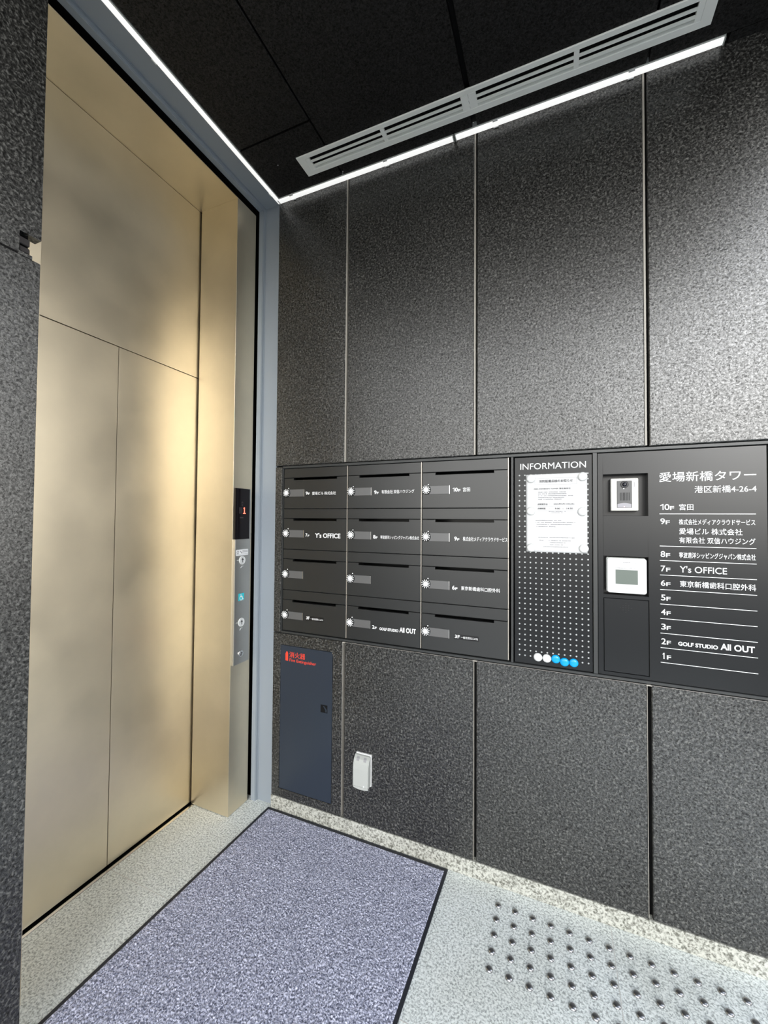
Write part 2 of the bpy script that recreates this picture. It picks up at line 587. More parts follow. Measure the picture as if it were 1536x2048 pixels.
# ------------------------------------------------------------------ elevator
ev = thing('elevator_surround', 'champagne stainless elevator jambs and header set inside the grey portal', 'elevator frame', (-0.25, YM, 0))
for y0, y1 in ((YJ, -0.0085), (YO+0.0085, YJL)):
    obj('jamb', B(-0.376, JX, y0, y1, 0.003, 3.0205, bev=0.0009, seg=2), STEEL, ev)
obj('header', B(-0.386, JX, YO+0.0085, -0.0085, 3.0205, 3.0238, bev=0.0006), STEEL, ev)
obj('transom_panel', B(-0.41, DX, YJL-0.03, YJ+0.03, 2.1525, 3.0195, bev=0.001), STEEL, ev)
bm = bmesh.new()
bx(bm, -0.40, -0.3735, YJL-0.03, YJ+0.03, -0.03, -0.012)
bx(bm, -0.3735, -0.3605, YJL-0.001, YJ+0.001, -0.03, 0.001, bev=0.0006)
obj('door_sill', bm, BRIGHT, ev)
bm = bmesh.new()
bx(bm, -0.50, -0.43, -1.3, 0.1, -0.05, H+0.09)
bx(bm, -0.43, -0.20, 0.036, 0.10, -0.05, H+0.09)
bx(bm, -0.43, -0.20, -1.25, -1.18, -0.05, H+0.09)
bx(bm, -0.43, -0.20, -1.14, -0.002, 3.026, 3.05)
bx(bm, -0.37, -0.30, -0.0083, 0.036, 0.0, 3.03)
struct('shaft_backing', bm, BLACK)  # unseen dark backing behind the elevator shaft and jamb gaps
for k, (y0, y1) in enumerate(((YM+0.0012, YJ+0.03), (YJL-0.03, YM-0.0012))):
    o = obj('elevator_door', B(-0.41, DX, y0, y1, 0.008, 2.1495, bev=0.001), STEEL, origin=(DX, (y0+y1)/2, 0.008))
    tag(o, ['stainless elevator door leaf next to the jamb carrying the call panel', 'stainless elevator door leaf beside the dark stone wall edge'][k], 'elevator door', 'elevator door leaves')

# call panel on the jamb
PX = -0.129
cp = thing('elevator_call_panel', 'narrow stainless elevator call panel with black floor display on the jamb', 'call panel', (JX, -0.083, 0.715))
obj('faceplate', B(JX, PX, -0.138, -0.028, 0.718, 1.3302, bev=0.0008), STEEL2, cp)
ds = obj('display', B(JX, PX, -0.1385, -0.0365, 1.3304, 1.5815, bev=0.0008), GLASSB, cp)
obj('faceplate_margin', B(JX, PX-0.0003, -0.0364, -0.028, 1.3304, 1.5815), STEEL2, cp)
bm = bmesh.new()
for z0, z1, y0, y1 in ((1.4558, 1.4600, -0.0855, -0.0672), (1.4600, 1.4880, -0.0790, -0.0735), (1.4815, 1.4855, -0.0830, -0.0790)):
    bx(bm, PX-0.0002, PX+0.0004, y0, y1, z0, z1)
obj('floor_number', bm, DIGIT, ds)
bm = bmesh.new()
for i in range(5):
    for j in range(7):
        bx(bm, PX-0.0002, PX+0.0003, -0.1155+i*0.0048, -0.1155+i*0.0048+0.0036, 1.457+j*0.0045, 1.457+j*0.0045+0.0033)
prism(bm, [(-0.101, 1.508), (-0.083, 1.508), (-0.092, 1.5185)], PX-0.0002, PX+0.0003, 'x')
prism(bm, [(-0.099, 1.502), (-0.085, 1.502), (-0.092, 1.494)], PX-0.0002, PX+0.0003, 'x')
bx(bm, PX-0.0002, PX+0.0003, -0.108, -0.084, 1.434, 1.440)
obj('unlit_marks', bm, DIM, ds)
st = obj('sticker', B(PX, PX+0.0004, -0.1318, -0.0448, 1.2493, 1.2788), WHITEP, cp)
bm = bmesh.new()
lathe(bm, [(0.008, 0), (0.008, 0.0004)], (PX+0.0003, -0.119, 1.266), 'x', 20)
lathe(bm, [(0.0045, 0), (0.0045, 0.0007)], (PX+0.0003, -0.119, 1.266), 'x', 16, mi=1)
prism(bm, [(-0.106, 1.272), (-0.100, 1.272), (-0.088, 1.2615), (-0.093, 1.2585)], PX+0.0003, PX+0.0008, 'x')
rr = random.Random(3)
for z in (1.2725, 1.266):
    y = -0.088
    while y < -0.05:
        w = rr.uniform(0.002, 0.005)
        bx(bm, PX+0.0003, PX+0.0007, y, y+w, z-0.0018, z+0.0018)
        y += w+0.0012
for z in (1.2555,):
    y = -0.127
    while y < -0.05:
        w = rr.uniform(0.002, 0.005)
        bx(bm, PX+0.0003, PX+0.0007, y, y+w, z-0.001, z+0.001)
        y += w+0.0015
obj('printing', bm, [INKG, WHITEP], st)
for zc in (1.2252, 0.9193):
    b = obj('call_button', lathe(bmesh.new(), [(0.0215, 0), (0.0215, 0.0025), (0.0195, 0.004), (0.0185, 0.004), (0.0180, 0.003), (0.0, 0.0032)], (PX, -0.0875, zc), 'x', 32), WHITE, cp)
    bm = prism(bmesh.new(), [(-0.0965, zc+0.001), (-0.0785, zc+0.001), (-0.0875, zc+0.012)], PX+0.0031, PX+0.0038, 'x')
    bx(bm, PX+0.0031, PX+0.0038, -0.0895, -0.0855, zc-0.011, zc+0.001)
    obj('arrow', bm, INK, b)
    bm = bmesh.new()
    for k in range(3):
        lathe(bm, [(0.0016, 0), (0.0016, 0.0006), (0, 0.001)], (PX, -0.1235+k*0.0045, zc+0.001+(k % 2)*0.002), 'x', 10)
    obj('braille_dots', bm, WHITEP, cp)
    bm = bmesh.new()
    prism(bm, [(-0.099, zc-0.038), (-0.094, zc-0.038), (-0.088, zc-0.029), (-0.091, zc-0.028)], PX, PX+0.0006, 'x')
    prism(bm, [(-0.086, zc-0.031), (-0.080, zc-0.031), (-0.078, zc-0.028), (-0.084, zc-0.028)], PX, PX+0.0006, 'x')
    obj('raised_marks', bm, WHITEP, cp)
bs = obj('wheelchair_sign', B(PX, PX+0.0008, -0.1095, -0.0698, 1.0266, 1.0622), CYAN, cp)
bm = bmesh.new()
t_ = bmesh.new()
lathe(t_, [(0.0115, 0), (0.0115, 0.0004), (0.0085, 0.0004), (0.0085, 0.0)], (PX+0.0007, -0.091, 1.0385), 'x', 24)
join(bm, t_)
lathe(bm, [(0.0028, 0), (0.0028, 0.0005)], (PX+0.0007, -0.0925, 1.0572), 'x', 14)
prism(bm, [(-0.0945, 1.053), (-0.0905, 1.053), (-0.0895, 1.044), (-0.0945, 1.044)], PX+0.0007, PX+0.0012, 'x')
prism(bm, [(-0.0905, 1.046), (-0.082, 1.046), (-0.078, 1.034), (-0.0745, 1.034), (-0.074, 1.031), (-0.081, 1.031), (-0.0845, 1.0425), (-0.0905, 1.0425)], PX+0.0007, PX+0.0012, 'x')
obj('symbol', bm, WHITEP, bs)
ks = obj('key_switch', lathe(bmesh.new(), [(0.0165, 0), (0.0165, 0.003), (0.0145, 0.0045), (0.0, 0.0045)], (PX, -0.088, 0.766), 'x', 28), BRIGHT, cp)
bm = B(PX+0.0045, PX+0.0052, -0.0905, -0.0865, 0.757, 0.772)
bx(bm, PX+0.0045, PX+0.0052, -0.0865, -0.080, 0.767, 0.771)
bx(bm, PX+0.0045, PX+0.0052, -0.097, -0.0905, 0.757, 0.762)
obj('keyhole', bm, INK, ks)

# ------------------------------------------------------------------ light tubes along the ceiling edge
def tube(x0, x1, y0, y1, label, clips, along):
    lt = thing('light_tube', label, 'light', ((x0+x1)/2, (y0+y1)/2, H-0.004), 'light tubes along the ceiling edge')
    zb, zt = H-0.006, H+0.020
    bm = B(x0, x1, y0, y1, zb, zt, bev=0.004, seg=2)
    obj('diffuser', bm, LED, lt)
    if along == 'x':
        obj('housing', B(x0, x1, y0-0.0055, y0, H-0.001, zt), SOCKET, lt)
        for c in clips:
            bm = B(c-0.010, c+0.010, y1-0.001, y1+0.0035, zb-0.0012, zb+0.006, bev=0.0008)
            obj('clip', bm, WHITE, lt)
            bm = B(c-0.010, c+0.010, y0-0.007, y0+0.001, zb-0.0002, zb+0.006, bev=0.0008)
            obj('clip', bm, WHITE, lt)
        obj('end_cap', B(x0-0.0006, x0+0.004, y0-0.001, y1+0.001, zb-0.001, zt), SOCKET, lt)
        obj('end_cap', B(x1-0.004, x1+0.0006, y0-0.001, y1+0.001, zb-0.001, zt), SOCKET, lt)
    else:
        obj('housing', B(x1, x1+0.0045, y0, y1, H-0.001, zt), SOCKET, lt)
        for c in clips:
            obj('clip', B(x0-0.003, x0+0.001, c-0.010, c+0.010, zb-0.0012, zb+0.006, bev=0.0008), WHITE, lt)
    return lt
tube(0.012, 0.9075, -0.030, -0.005, 'lit white light tube above the mailbox columns, from the elevator corner', (0.095, 0.599), 'x')
tube(0.9125, 1.818, -0.030, -0.005, 'lit white light tube above the information board and directory, ending short of the corner', (1.077, 1.550), 'x')
tube(0.0015, 0.0200, -1.02, -0.006, 'lit white light tube running above the elevator opening', (-0.075, -0.735), 'y')

# ------------------------------------------------------------------ air grille in the ceiling
gx0, gx1, gy0, gy1 = 0.2365, 1.760, -0.2005, -0.0925
ag = thing('air_grille', 'long pale grey slotted air grille in the black ceiling', 'air grille', ((gx0+gx1)/2, (gy0+gy1)/2, H))
GZ = H-0.005
bm = bmesh.new()
plate(bm, gx0, gx1, gy0, gy1, GZ, H+0.001, holes=[(0.272, 1.726, -0.1805, -0.1185)], axis='z', bev=0.0015)
obj('frame', bm, GRILLE, ag)
bm = bmesh.new()
plate(bm, 0.265, 1.733, -0.181, -0.114, H+0.022, H+0.026, axis='z')
bx(bm, 0.265, 1.733, -0.1825, -0.1808, H, H+0.022)
bx(bm, 0.265, 1.733, -0.1155, -0.1135, H, H+0.022)
obj('plenum', bm, GRILLED, ag)
for yc in (-0.1580, -0.1345):
    pts = [(yc-0.0075, GZ+0.0005), (yc+0.0030, GZ+0.0005), (yc+0.0115, GZ+0.014), (yc+0.0095, GZ+0.0155), (yc+0.0010, GZ+0.0035), (yc-0.0075, GZ+0.0035)]
    obj('slat', prism(bmesh.new(), pts, 0.2725, 1.7255, 'x'), GRILLE, ag)
pts = [(-0.1215, GZ+0.0005), (-0.1186, GZ+0.0005), (-0.1186, GZ+0.012), (-0.1215, GZ+0.012)]
obj('slat', prism(bmesh.new(), pts, 0.2725, 1.7255, 'x'), GRILLE, ag)
for x0, x1 in ((0.272, 0.290), (0.634, 0.650), (0.967, 0.9945), (0.9955, 1.024), (1.358, 1.375), (1.708, 1.726)):
    obj('crossbar', B(x0, x1, -0.1807, -0.1184, GZ+0.0002, GZ+0.012, bev=0.0006), GRILLE, ag)

# ------------------------------------------------------------------ bay frame in the stone wall
FY = 0.004
fr = thing('bay_frame', 'black steel frame in the stone wall around mailboxes and boards', 'frame', (0.99, 0.02, ZL))
obj('top_rail', B(0.0415, 1.9385, FY, 0.05, 1.685, 1.6965, bev=0.0012), FRAMEB, fr)
obj('bottom_rail', B(0.0415, 1.9385, FY, 0.05, 0.8655, 0.8755, bev=0.0012), FRAMEB, fr)
for x0, x1 in ((0.0415, 0.0455), (1.1345, 1.1435), (1.4222, 1.4368), (1.9225, 1.9385)):
    obj('post', B(x0, x1, FY+0.001, 0.05, 0.8757, 1.6848, bev=0.0010), FRAMEB, fr)
obj('backing', B(0.0415, 1.9385, 0.2, 0.21, 0.8655, 1.6965), BLACK, fr)

# ------------------------------------------------------------------ mailboxes
MW, MH = 0.3535, 0.2012
MYF = 0.010
def mailbox_proto(loc):
    x, z = loc[0], loc[2]
    mb = thing('mailbox', '', 'mailbox', (x, MYF, z), 'mailboxes of the wall bank')
    bm = plate(bmesh.new(), x, x+MW, z, z+0.1518, MYF, MYF+0.014, holes=[(x+0.0575, x+0.3015, z+0.1415, z+0.16)], bev=0.0013)
    bm2 = bm
    plate(bm2, x+0.0555, x+0.3035, z+0.1390, z+0.1517, MYF-0.0007, MYF+0.001, holes=[(x+0.0577, x+0.3013, z+0.1412, z+0.16)])
    obj('door', bm2, MBLACK, mb)
    obj('flap', B(x, x+MW, MYF, MYF+0.014, z+0.1535, z+MH-0.0014, bev=0.0014), MBLACK, mb)
    obj('lit_edge', B(x+MW+0.0004, x+MW+0.0040, MYF+0.0015, MYF+0.014, z+0.0008, z+MH-0.0008), LIT_EDGE, mb)  # pale strip paints the lit side of the mailbox
    bm = bmesh.new()
    plate(bm, x+0.002, x+MW-0.002, z+0.002, z+MH-0.002, MYF+0.0141, 0.19, holes=[(x+0.012, x+MW-0.012, z+0.012, z+MH-0.012)])
    bx(bm, x+0.01, x+MW-0.01, 0.16, 0.19, z+0.01, z+MH-0.01)
    obj('box', bm, DIALB, mb)
    kx, kz = x+0.0188, z+0.0783
    dl = obj('dial_lock', lathe(bmesh.new(), [(0.0205, 0), (0.0205, 0.006), (0.0190, 0.0085), (0.012, 0.009), (0, 0.009)], (kx, MYF, kz), '-y', 32), DIALB, mb)
    bm = lathe(bmesh.new(), [(0.0098, 0), (0.0098, 0.0009), (0.0085, 0.003), (0, 0.0034)], (kx, MYF-0.0088, kz), '-y', 28)
    for k in range(12):
        a_ = 2*math.pi*(k+0.5)/12
        ca, sa = math.cos(a_), math.sin(a_)
        q = []
        for r_, w in ((0.0080, 0.0013), (0.0188, 0.0015), (0.0188, -0.0015), (0.0080, -0.0013)):
            q.append((kx+r_*ca-w*sa, kz+r_*sa+w*ca))
        prism(bm, q, MYF-0.0097, MYF-0.0068)
    obj('dial_numbers', bm, WHITEP, dl)
    obj('index_mark', lathe(bmesh.new(), [(0.0026, 0), (0.0026, 0.001)], (kx+0.0085, MYF, kz+0.0226), '-y', 12), WHITEP, mb)
    nh = obj('name_holder', B(x+0.030, x+0.1205, MYF-0.0028, MYF, z+0.0590, z+0.0950, bev=0.0007), PLATE, mb)
    obj('holder_lit_edge', B(x+0.1185, x+0.1207, MYF-0.0040, MYF-0.0028, z+0.0592, z+0.0948), BRIGHT, nh)  # bright strip painted as the holder's lit right edge
    return mb
CX = (0.0472, 0.4078, 0.7683)
CZ = tuple(0.8790+(3-r)*0.20160 for r in range(4))
ORD_R = ('top row', 'second row', 'third row', 'bottom row')
LET = {  # (row, col): list of (text, x0, x1, z0, z1, bold)
    (0, 0): [('9', .1750, .1872, 1.5513, 1.5667, .025), ('F', .1890, .1990, 1.5515, 1.5612, .025), ('愛場ビル 株式会社', .2120, .3428, 1.5495, 1.5655, .025)],
    (0, 1): [('9', .5409, .5525, 1.5478, 1.5650, .025), ('F', .5540, .5631, 1.5482, 1.5582, .025), ('有限会社 双信ハウジング', .5768, .7318, 1.5495, 1.5660, .025)],
    (0, 2): [('10', .9003, .9225, 1.5521, 1.5687, .025), ('F', .9245, .9336, 1.5521, 1.5622, .025), ('宮田', .9434, .9730, 1.5515, 1.5690, .03)],
    (1, 0): [('7', .1762, .1870, 1.3457, 1.3623, .02), ('F', .1890, .1990, 1.3457, 1.3557, .02), ("Y's OFFICE", .2307, .3692, 1.3420, 1.3655, .025)],
    (1, 1): [('8', .5375, .5490, 1.3457, 1.3625, .025), ('F', .5505, .5591, 1.3457, 1.3557, .025), ('寧波遠洋シッピングジャパン株式会社', .5734, .7542, 1.3455, 1.3612, .03)],
    (1, 2): [('9', .9078, .9190, 1.3466, 1.3634, .025), ('F', .9205, .9291, 1.3466, 1.3566, .025), ('株式会社メディアクラウドサービス', .9439, 1.1211, 1.3460, 1.3640, .03)],
    (2, 2): [('6', .8997, .9110, 1.1417, 1.1589, .025), ('F', .9128, .9219, 1.1417, 1.1517, .025), ('東京新橋歯科口腔外科', .9368, 1.0923, 1.1425, 1.1590, .03)],
    (3, 0): [('3F', .1866, .2060, .9455, .9600, .02), ('一般社団法人ATS', .2110, .2800, .9455, .9545, .03)],
    (3, 1): [('2', .5360, .5470, .9388, .9550, .02), ('F', .5492, .5590, .9388, .9490, .02), ('GOLF STUDIO', .5717, .6621, .9365, .9490, .035), ('All OUT', .6670, .7425, .9375, .9595, .03)],
    (3, 2): [('3F', .9120, .9325, .9425, .9560, .02), ('一般社団法人ATS', .9370, 1.0060, .9432, .9525, .03)],
}
FL = {(0, 0): '9F', (0, 1): '9F', (0, 2): '10F', (1, 0): '7F', (1, 1): '8F', (1, 2): '9F', (2, 2): '6F', (3, 0): '3F', (3, 1): '2F', (3, 2): '3F'}
COLN = ('column nearest the elevator', 'middle column', 'column beside the information board')
proto = mailbox_proto((CX[0], MYF, CZ[0]))
first = {}
for r in range(4):
    for c in range(3):
        first[(r, c)] = proto if (r, c) == (0, 0) else copy_tree(proto)
for (r, c), mb in first.items():
    mb.location = (CX[c], MYF, CZ[r])
    if (r, c) in FL:
        mb['label'] = 'black mailbox lettered %s, %s of the %s' % (FL[(r, c)], ORD_R[r], COLN[c])
    else:
        mb['label'] = 'black mailbox without lettering, %s of the %s' % (ORD_R[r], COLN[c])
for (r, c), rows in LET.items():
    mb = first[(r, c)]
    bm = bmesh.new()
    for s, x0, x1, z0, z1, bo in rows:
        text(bm, s, x0, x1, z0, z1, MYF-(0.0006 if r == 3 and c != 1 else 0.0), bold=bo)
    if r == 3 and c != 1:
        st = obj('name_sticker', B(rows[0][1]-0.004, rows[-1][2]+0.004, MYF-0.0005, MYF, rows[0][3]-0.005, rows[0][4]+0.003), DIALB, mb)
        obj('lettering', bm, WHITEP, st)
    else:
        obj('lettering', bm, WHITEP, mb)

# ------------------------------------------------------------------ information board
IY = 0.0125
ib = thing('information_board', 'black perforated magnetic board headed INFORMATION between mailboxes and directory', 'notice board', (1.284, IY, 0.877))
obj('panel', B(1.1478, 1.4208, IY, 0.03, 0.8775, 1.6815, bev=0.0008), BOARD, ib)
bm = bmesh.new()
obj('heading', text(bm, 'INFORMATION', 1.1690, 1.4006, 1.6330, 1.6570, IY, bold=0.0), WHITEP, ib)
bm = bmesh.new()
for i in range(13):
    for j in range(36):
        x, z = 1.1660+i*0.02003, 1.6110-j*0.02010
        if 1.195 < x < 1.400 and 1.316 < z < 1.609:
            continue
        lathe(bm, [(0.0030, 0), (0.0030, 0.0002)], (x, IY, z), '-y', 8)
tag(obj('perforation', bm, HOLE, ib), kind='stuff')
PY = IY-0.0012
nt_ = thing('notice', 'white printed paper notice held to the information board by magnets', 'notice', (1.2975, PY, 1.3118))
# paper with a little waviness
bm = bmesh.new()
NX, NZ = 24, 32
px0, px1, pz0, pz1 = 1.1908, 1.4040, 1.3120, 1.6125
def wav(u, v_):
    e = 0.0012*math.sin(u*math.pi)*(0.5+0.5*math.sin(v_*9.0+u*3))
    return e
g = [[bm.verts.new((px0+(px1-px0)*i/NX+0.0012*(1-j/NZ)*(1 if i < NX/2 else 0.3), PY-wav(i/NX, j/NZ)*0.6+0.0006, pz0+(pz1-pz0)*j/NZ+0.0014*(i/NX)*(j/NZ))) for i in range(NX+1)] for j in range(NZ+1)]
for j in range(NZ):
    for i in range(NX):
        bm.faces.new([g[j][i], g[j][i+1], g[j+1][i+1], g[j+1][i]])
r = bmesh.ops.extrude_face_region(bm, geom=bm.faces[:], use_keep_orig=True)
for e in r['geom']:
    if isinstance(e, bmesh.types.BMVert):
        e.co.y += 0.0004
sheet = obj('sheet', bm, PAPER, nt_, smooth=True)
TY = PY-0.0010
rn = random.Random(11)
bm = bmesh.new()
text(bm, '消防設備点検のお知らせ', 1.2380, 1.3558, 1.5800, 1.5910, TY, bold=0.01)
text(bm, 'AIBA SHINBASHI TOWER 居住者各位', 1.2185, 1.3483, 1.5532, 1.5594, TY, bold=0.012)
text(bm, '点検実施日', 1.2322, 1.2675, 1.4930, 1.4998, TY, bold=0.012)
text(bm, ':', 1.2761, 1.2768, 1.4938, 1.4985, TY)
text(bm, '2025年5月14日(水)', 1.2895, 1.3605, 1.4930, 1.5000, TY, bold=0.008)
text(bm, '点検時間', 1.2322, 1.2605, 1.4763, 1.4830, TY, bold=0.012)
text(bm, ':', 1.2761, 1.2768, 1.4768, 1.4815, TY)
text(bm, '9:00', 1.2941, 1.3119, 1.4768, 1.4823, TY, bold=0.008)
text(bm, '～', 1.3190, 1.3265, 1.4785, 1.4800, TY, bold=0.008)
text(bm, '14:30', 1.3338, 1.3555, 1.4768, 1.4825, TY, bold=0.008)
obj('heading_print', bm, INK, nt_)
bm = bmesh.new()
plate(bm, 1.2229, 1.3699, 1.5720, 1.5975, TY-0.0002, TY, holes=[(1.2234, 1.3694, 1.5725, 1.5970)])
for z in (1.4890, 1.4714):
    bx(bm, 1.2316, 1.3687, TY-0.0002, TY, z-0.0002, z+0.0002)
for x0, x1, z, h in ((1.2352, 1.3330, 1.5430, .0040), (1.2346, 1.3340, 1.5364, .0040), (1.2347, 1.3565, 1.5293, .0036), (1.2347, 1.3264, 1.5224, .0036), (1.2343, 1.3171, 1.5156, .0036),
                     (1.2726, 1.3321, 1.4679, .0026), (1.2812, 1.3237, 1.4636, .0022),
                     (1.2254, 1.3161, 1.4340, .0034), (1.2254, 1.3636, 1.4263, .0034), (1.2289, 1.3528, 1.4183, .0034), (1.2289, 1.2965, 1.4098, .0034),
                     (1.2345, 1.3625, 1.3686, .0032), (1.2394, 1.2533, 1.3572, .0032), (1.2724, 1.3476, 1.3573, .0032), (1.2758, 1.3301, 1.3496, .003), (1.2758, 1.3225, 1.3412, .003), (1.2533, 1.3401, 1.3330, .003)):
    dashes(bm, x0, x1, z, h, TY, rn)
tag(obj('small_print', bm, INKG, nt_), kind='stuff')

def magnet(x, z, y, mat, label, group, r_=0.0160):
    bm = lathe(bmesh.new(), [(r_*0.97, 0), (r_, 0.001), (r_, 0.0045), (r_*0.9, 0.0072), (r_*0.6, 0.0088), (0, 0.0094)], (x, y, z), '-y', 40)
    o = obj('round_magnet', bm, mat, origin=(x, y, z), smooth=True)
    tag(o, label, 'magnet', group)
for x, z, lab in ((1.2085, 1.5970, 'white round magnet holding the notice at its top corner nearest the mailboxes'),
                  (1.3893, 1.5992, 'white round magnet holding the notice at its top corner nearest the directory'),
                  (1.2085, 1.4700, 'white round magnet halfway down the notice edge nearest the mailboxes'),
                  (1.3885, 1.4680, 'white round magnet halfway down the notice edge nearest the directory'),
                  (1.2090, 1.3270, 'white round magnet holding the notice at its bottom corner nearest the mailboxes'),
                  (1.3924, 1.3302, 'white round magnet holding the notice at its bottom corner nearest the directory')):
    magnet(x, z, PY-0.0004, WHITE, lab, 'white magnets on the notice')
for x, z, mt, lab in ((1.2328, 0.9076, WHITE, 'white spare magnet at the mailbox end of the row under the board'),
                      (1.2643, 0.9073, WHITE, 'white spare magnet touching a blue one in the bottom row'),
                      (1.2955, 0.9092, BLUEM, 'blue spare magnet touching a white one in the bottom row'),
                      (1.3256, 0.9020, BLUEM, 'blue spare magnet between two other blue ones'),
                      (1.3568, 0.9036, BLUEM, 'blue spare magnet at the directory end of the row')):
    magnet(x, z, IY, mt, lab, 'spare magnets at the bottom of the board', 0.0156)

# ------------------------------------------------------------------ directory board
DY = 0.0105
db = thing('directory_board', 'black building directory panel listing floors in white lettering', 'directory', (1.68, DY, 0.876))
bm = plate(bmesh.new(), 1.4385, 1.9205, 0.8765, 1.6825, DY, DY+0.004,
           holes=[(1.4559, 1.5952, 1.4526, 1.6040), (1.4562, 1.5950, 1.1675, 1.3062), (1.4558, 1.5962, 0.8890, 1.1545)], bev=0.0007)
obj('panel', bm, BOARD, db)
for z0, z1, dep in ((1.4526, 1.6040, 0.05), (1.1675, 1.3062, 0.05)):
    bm = bmesh.new()
    plate(bm, 1.4540, 1.5970, z0-0.002, z1+0.002, DY+0.0041, DY+dep, holes=[(1.4560, 1.5951, z0+0.0001, z1-0.0001)])
    bx(bm, 1.4540, 1.5970, DY+dep, DY+dep+0.003, z0-0.002, z1+0.002)
    obj('recess', bm, BOARD, db)
cv = obj('cover', B(1.4572, 1.5948, DY+0.0006, DY+0.006, 0.8904, 1.1531, bev=0.0008), BOARD, db)
bm = bmesh.new()
pat = [(0, 0.0165), (-0.0085, 0.008), (0, 0.008), (0.0085, 0.008), (-0.017, 0), (-0.0085, 0), (0, 0), (0.0085, 0), (0.017, 0), (-0.0085, -0.008), (0, -0.008), (0.0085, -0.008), (0, -0.0165)]
for dx_, dz_ in pat:
    lathe(bm, [(0.0017, 0), (0.0017, 0.0003)], (1.5256+dx_, DY+0.0006, 1.1227+dz_), '-y', 10)
obj('sound_holes', bm, GRILLED, cv)
bm = bmesh.new()
for z in (1.4597, 1.3475, 1.2972, 1.2468, 1.1964, 1.1459, 1.0959, 1.0455, 0.9955, 0.9449):
    bx(bm, 1.6288, 1.8912, DY-0.0003, DY, z-0.0009, z+0.0009)
obj('ruled_lines', bm, WHITEP, db)
obj('building_name', text(bmesh.new(), '愛場新橋タワー', 1.6289, 1.8933, 1.5710, 1.6050, DY, bold=0.004), WHITEP, db)
obj('address', text(bmesh.new(), '港区新橋4-26-4', 1.7294, 1.8935, 1.5310, 1.5550, DY, bold=0.003), WHITEP, db)
def floor_no(bm, n, z0, z1):
    w = 0.0270 if len(n) == 2 else 0.0132
    text(bm, n, 1.6312 if n != '1' else 1.6345, 1.6312+w-(0 if n != '1' else 0.0045), z0, z1, DY, bold=0.008)
    fx = 1.6595 if len(n) == 2 else 1.6468
    text(bm, 'F', fx, fx+0.0120, z0, z0+(z1-z0)*0.66, DY, bold=0.012)
ROWS = [('10', 1.4732, 1.4936, [('宮田', 1.6860, 1.7260, 1.4725, 1.4938, .004)]),
        ('9', 1.4236, 1.4440, [('株式会社メディアクラウドサービス', 1.6849, 1.8892, 1.4222, 1.4420, .006), ('愛場ビル 株式会社', 1.6853, 1.8565, 1.3893, 1.4105, .004), ('有限会社 双信ハウジング', 1.6851, 1.8891, 1.3590, 1.3800, .004)]),
        ('8', 1.3093, 1.3299, [('寧波遠洋シッピングジャパン株式会社', 1.6847, 1.8892, 1.3085, 1.3285, .008)]),
        ('7', 1.2593, 1.2795, [("Y's OFFICE", 1.6861, 1.8148, 1.2590, 1.2812, .006)]),
        ('6', 1.2096, 1.2290, [('東京新橋歯科口腔外科', 1.6857, 1.8891, 1.2095, 1.2308, .006)]),
        ('5', 1.1590, 1.1790, []), ('4', 1.1090, 1.1290, []), ('3', 1.0585, 1.0785, []),
        ('2', 1.0078, 1.0281, [('GOLF STUDIO', 1.6793, 1.7884, 1.0088, 1.0222, .03), ('All OUT', 1.7952, 1.8835, 1.0095, 1.0305, .025)]),
        ('1', 0.9575, 0.9780, [])]
for n, z0, z1, items in ROWS:
    bm = bmesh.new()
    floor_no(bm, n, z0, z1)
    obj('floor_number', bm, WHITEP, db)
    for s, x0, x1, a0, a1, bo in items:
        obj('tenant_name', text(bmesh.new(), s, x0, x1, a0, a1, DY, bold=bo), WHITEP, db)

# intercom in the upper recess
iy = 0.022
ic = thing('intercom', 'ivory doorbell intercom with camera lens in the upper recess of the directory', 'intercom', (1.525, iy+0.038, 1.4700))
obj('back_box', B(1.4800, 1.5672, iy+0.010, DY+0.0499, 1.4685, 1.5880, bev=0.001), DGREY, ic)
obj('housing', B(1.4815, 1.5690, iy, iy+0.012, 1.4705, 1.5895, bev=0.004, seg=3), IVORY, ic)
obj('front_panel', B(1.5010, 1.5485, iy-0.0012, iy+0.002, 1.4815, 1.5800, bev=0.0012), DGREY, ic)
ln = obj('camera_ring', lathe(bmesh.new(), [(0.0128, 0), (0.0128, 0.003), (0.0112, 0.0045), (0.0092, 0.003), (0.0, 0.003)], (1.5252, iy-0.0012, 1.5662), '-y', 32), DGREY, ic)
obj('camera_lens', lathe(bmesh.new(), [(0.0080, 0), (0.0080, 0.001), (0.0060, 0.0035), (0.003, 0.0048), (0, 0.0050)], (1.5252, iy-0.0040, 1.5662), '-y', 28), LENS, ln, smooth=True)
obj('light_spot', lathe(bmesh.new(), [(0.0024, 0), (0.0024, 0.001), (0, 0.0016)], (1.5228, iy-0.0012, 1.5520), '-y', 14), WHITEP, ic)
bm = bmesh.new()
for k in range(7):
    bx(bm, 1.5112+k*0.0046, 1.5130+k*0.0046, iy-0.0016, iy-0.0011, 1.5080, 1.5368)
obj('speaker_slots', bm, GRILLED, ic)
pts = [(1.5022, 1.4822), (1.5022, 1.4948)]+[(1.5022+0.0438*k/8, 1.4948+0.0048*math.sin(math.pi*k/8)) for k in range(1, 8)]+[(1.5460, 1.4948), (1.5460, 1.4822)]
cb = obj('call_button', prism(bmesh.new(), pts, iy-0.0032, iy-0.0010), BUTTON, ic)
obj('indicator_lamp', lathe(bmesh.new(), [(0.0016, 0), (0.0016, 0.0006)], (1.5242, iy-0.0032, 1.4858), '-y', 12), plain('lamp_pink', (0.9, 0.5, 0.5), 0.4, emit=(1, 0.35, 0.35), es=0.8), cb)
obj('name_slit', B(1.5551, 1.5569, iy-0.0006, iy+0.001, 1.5570, 1.5742), INKG, ic)

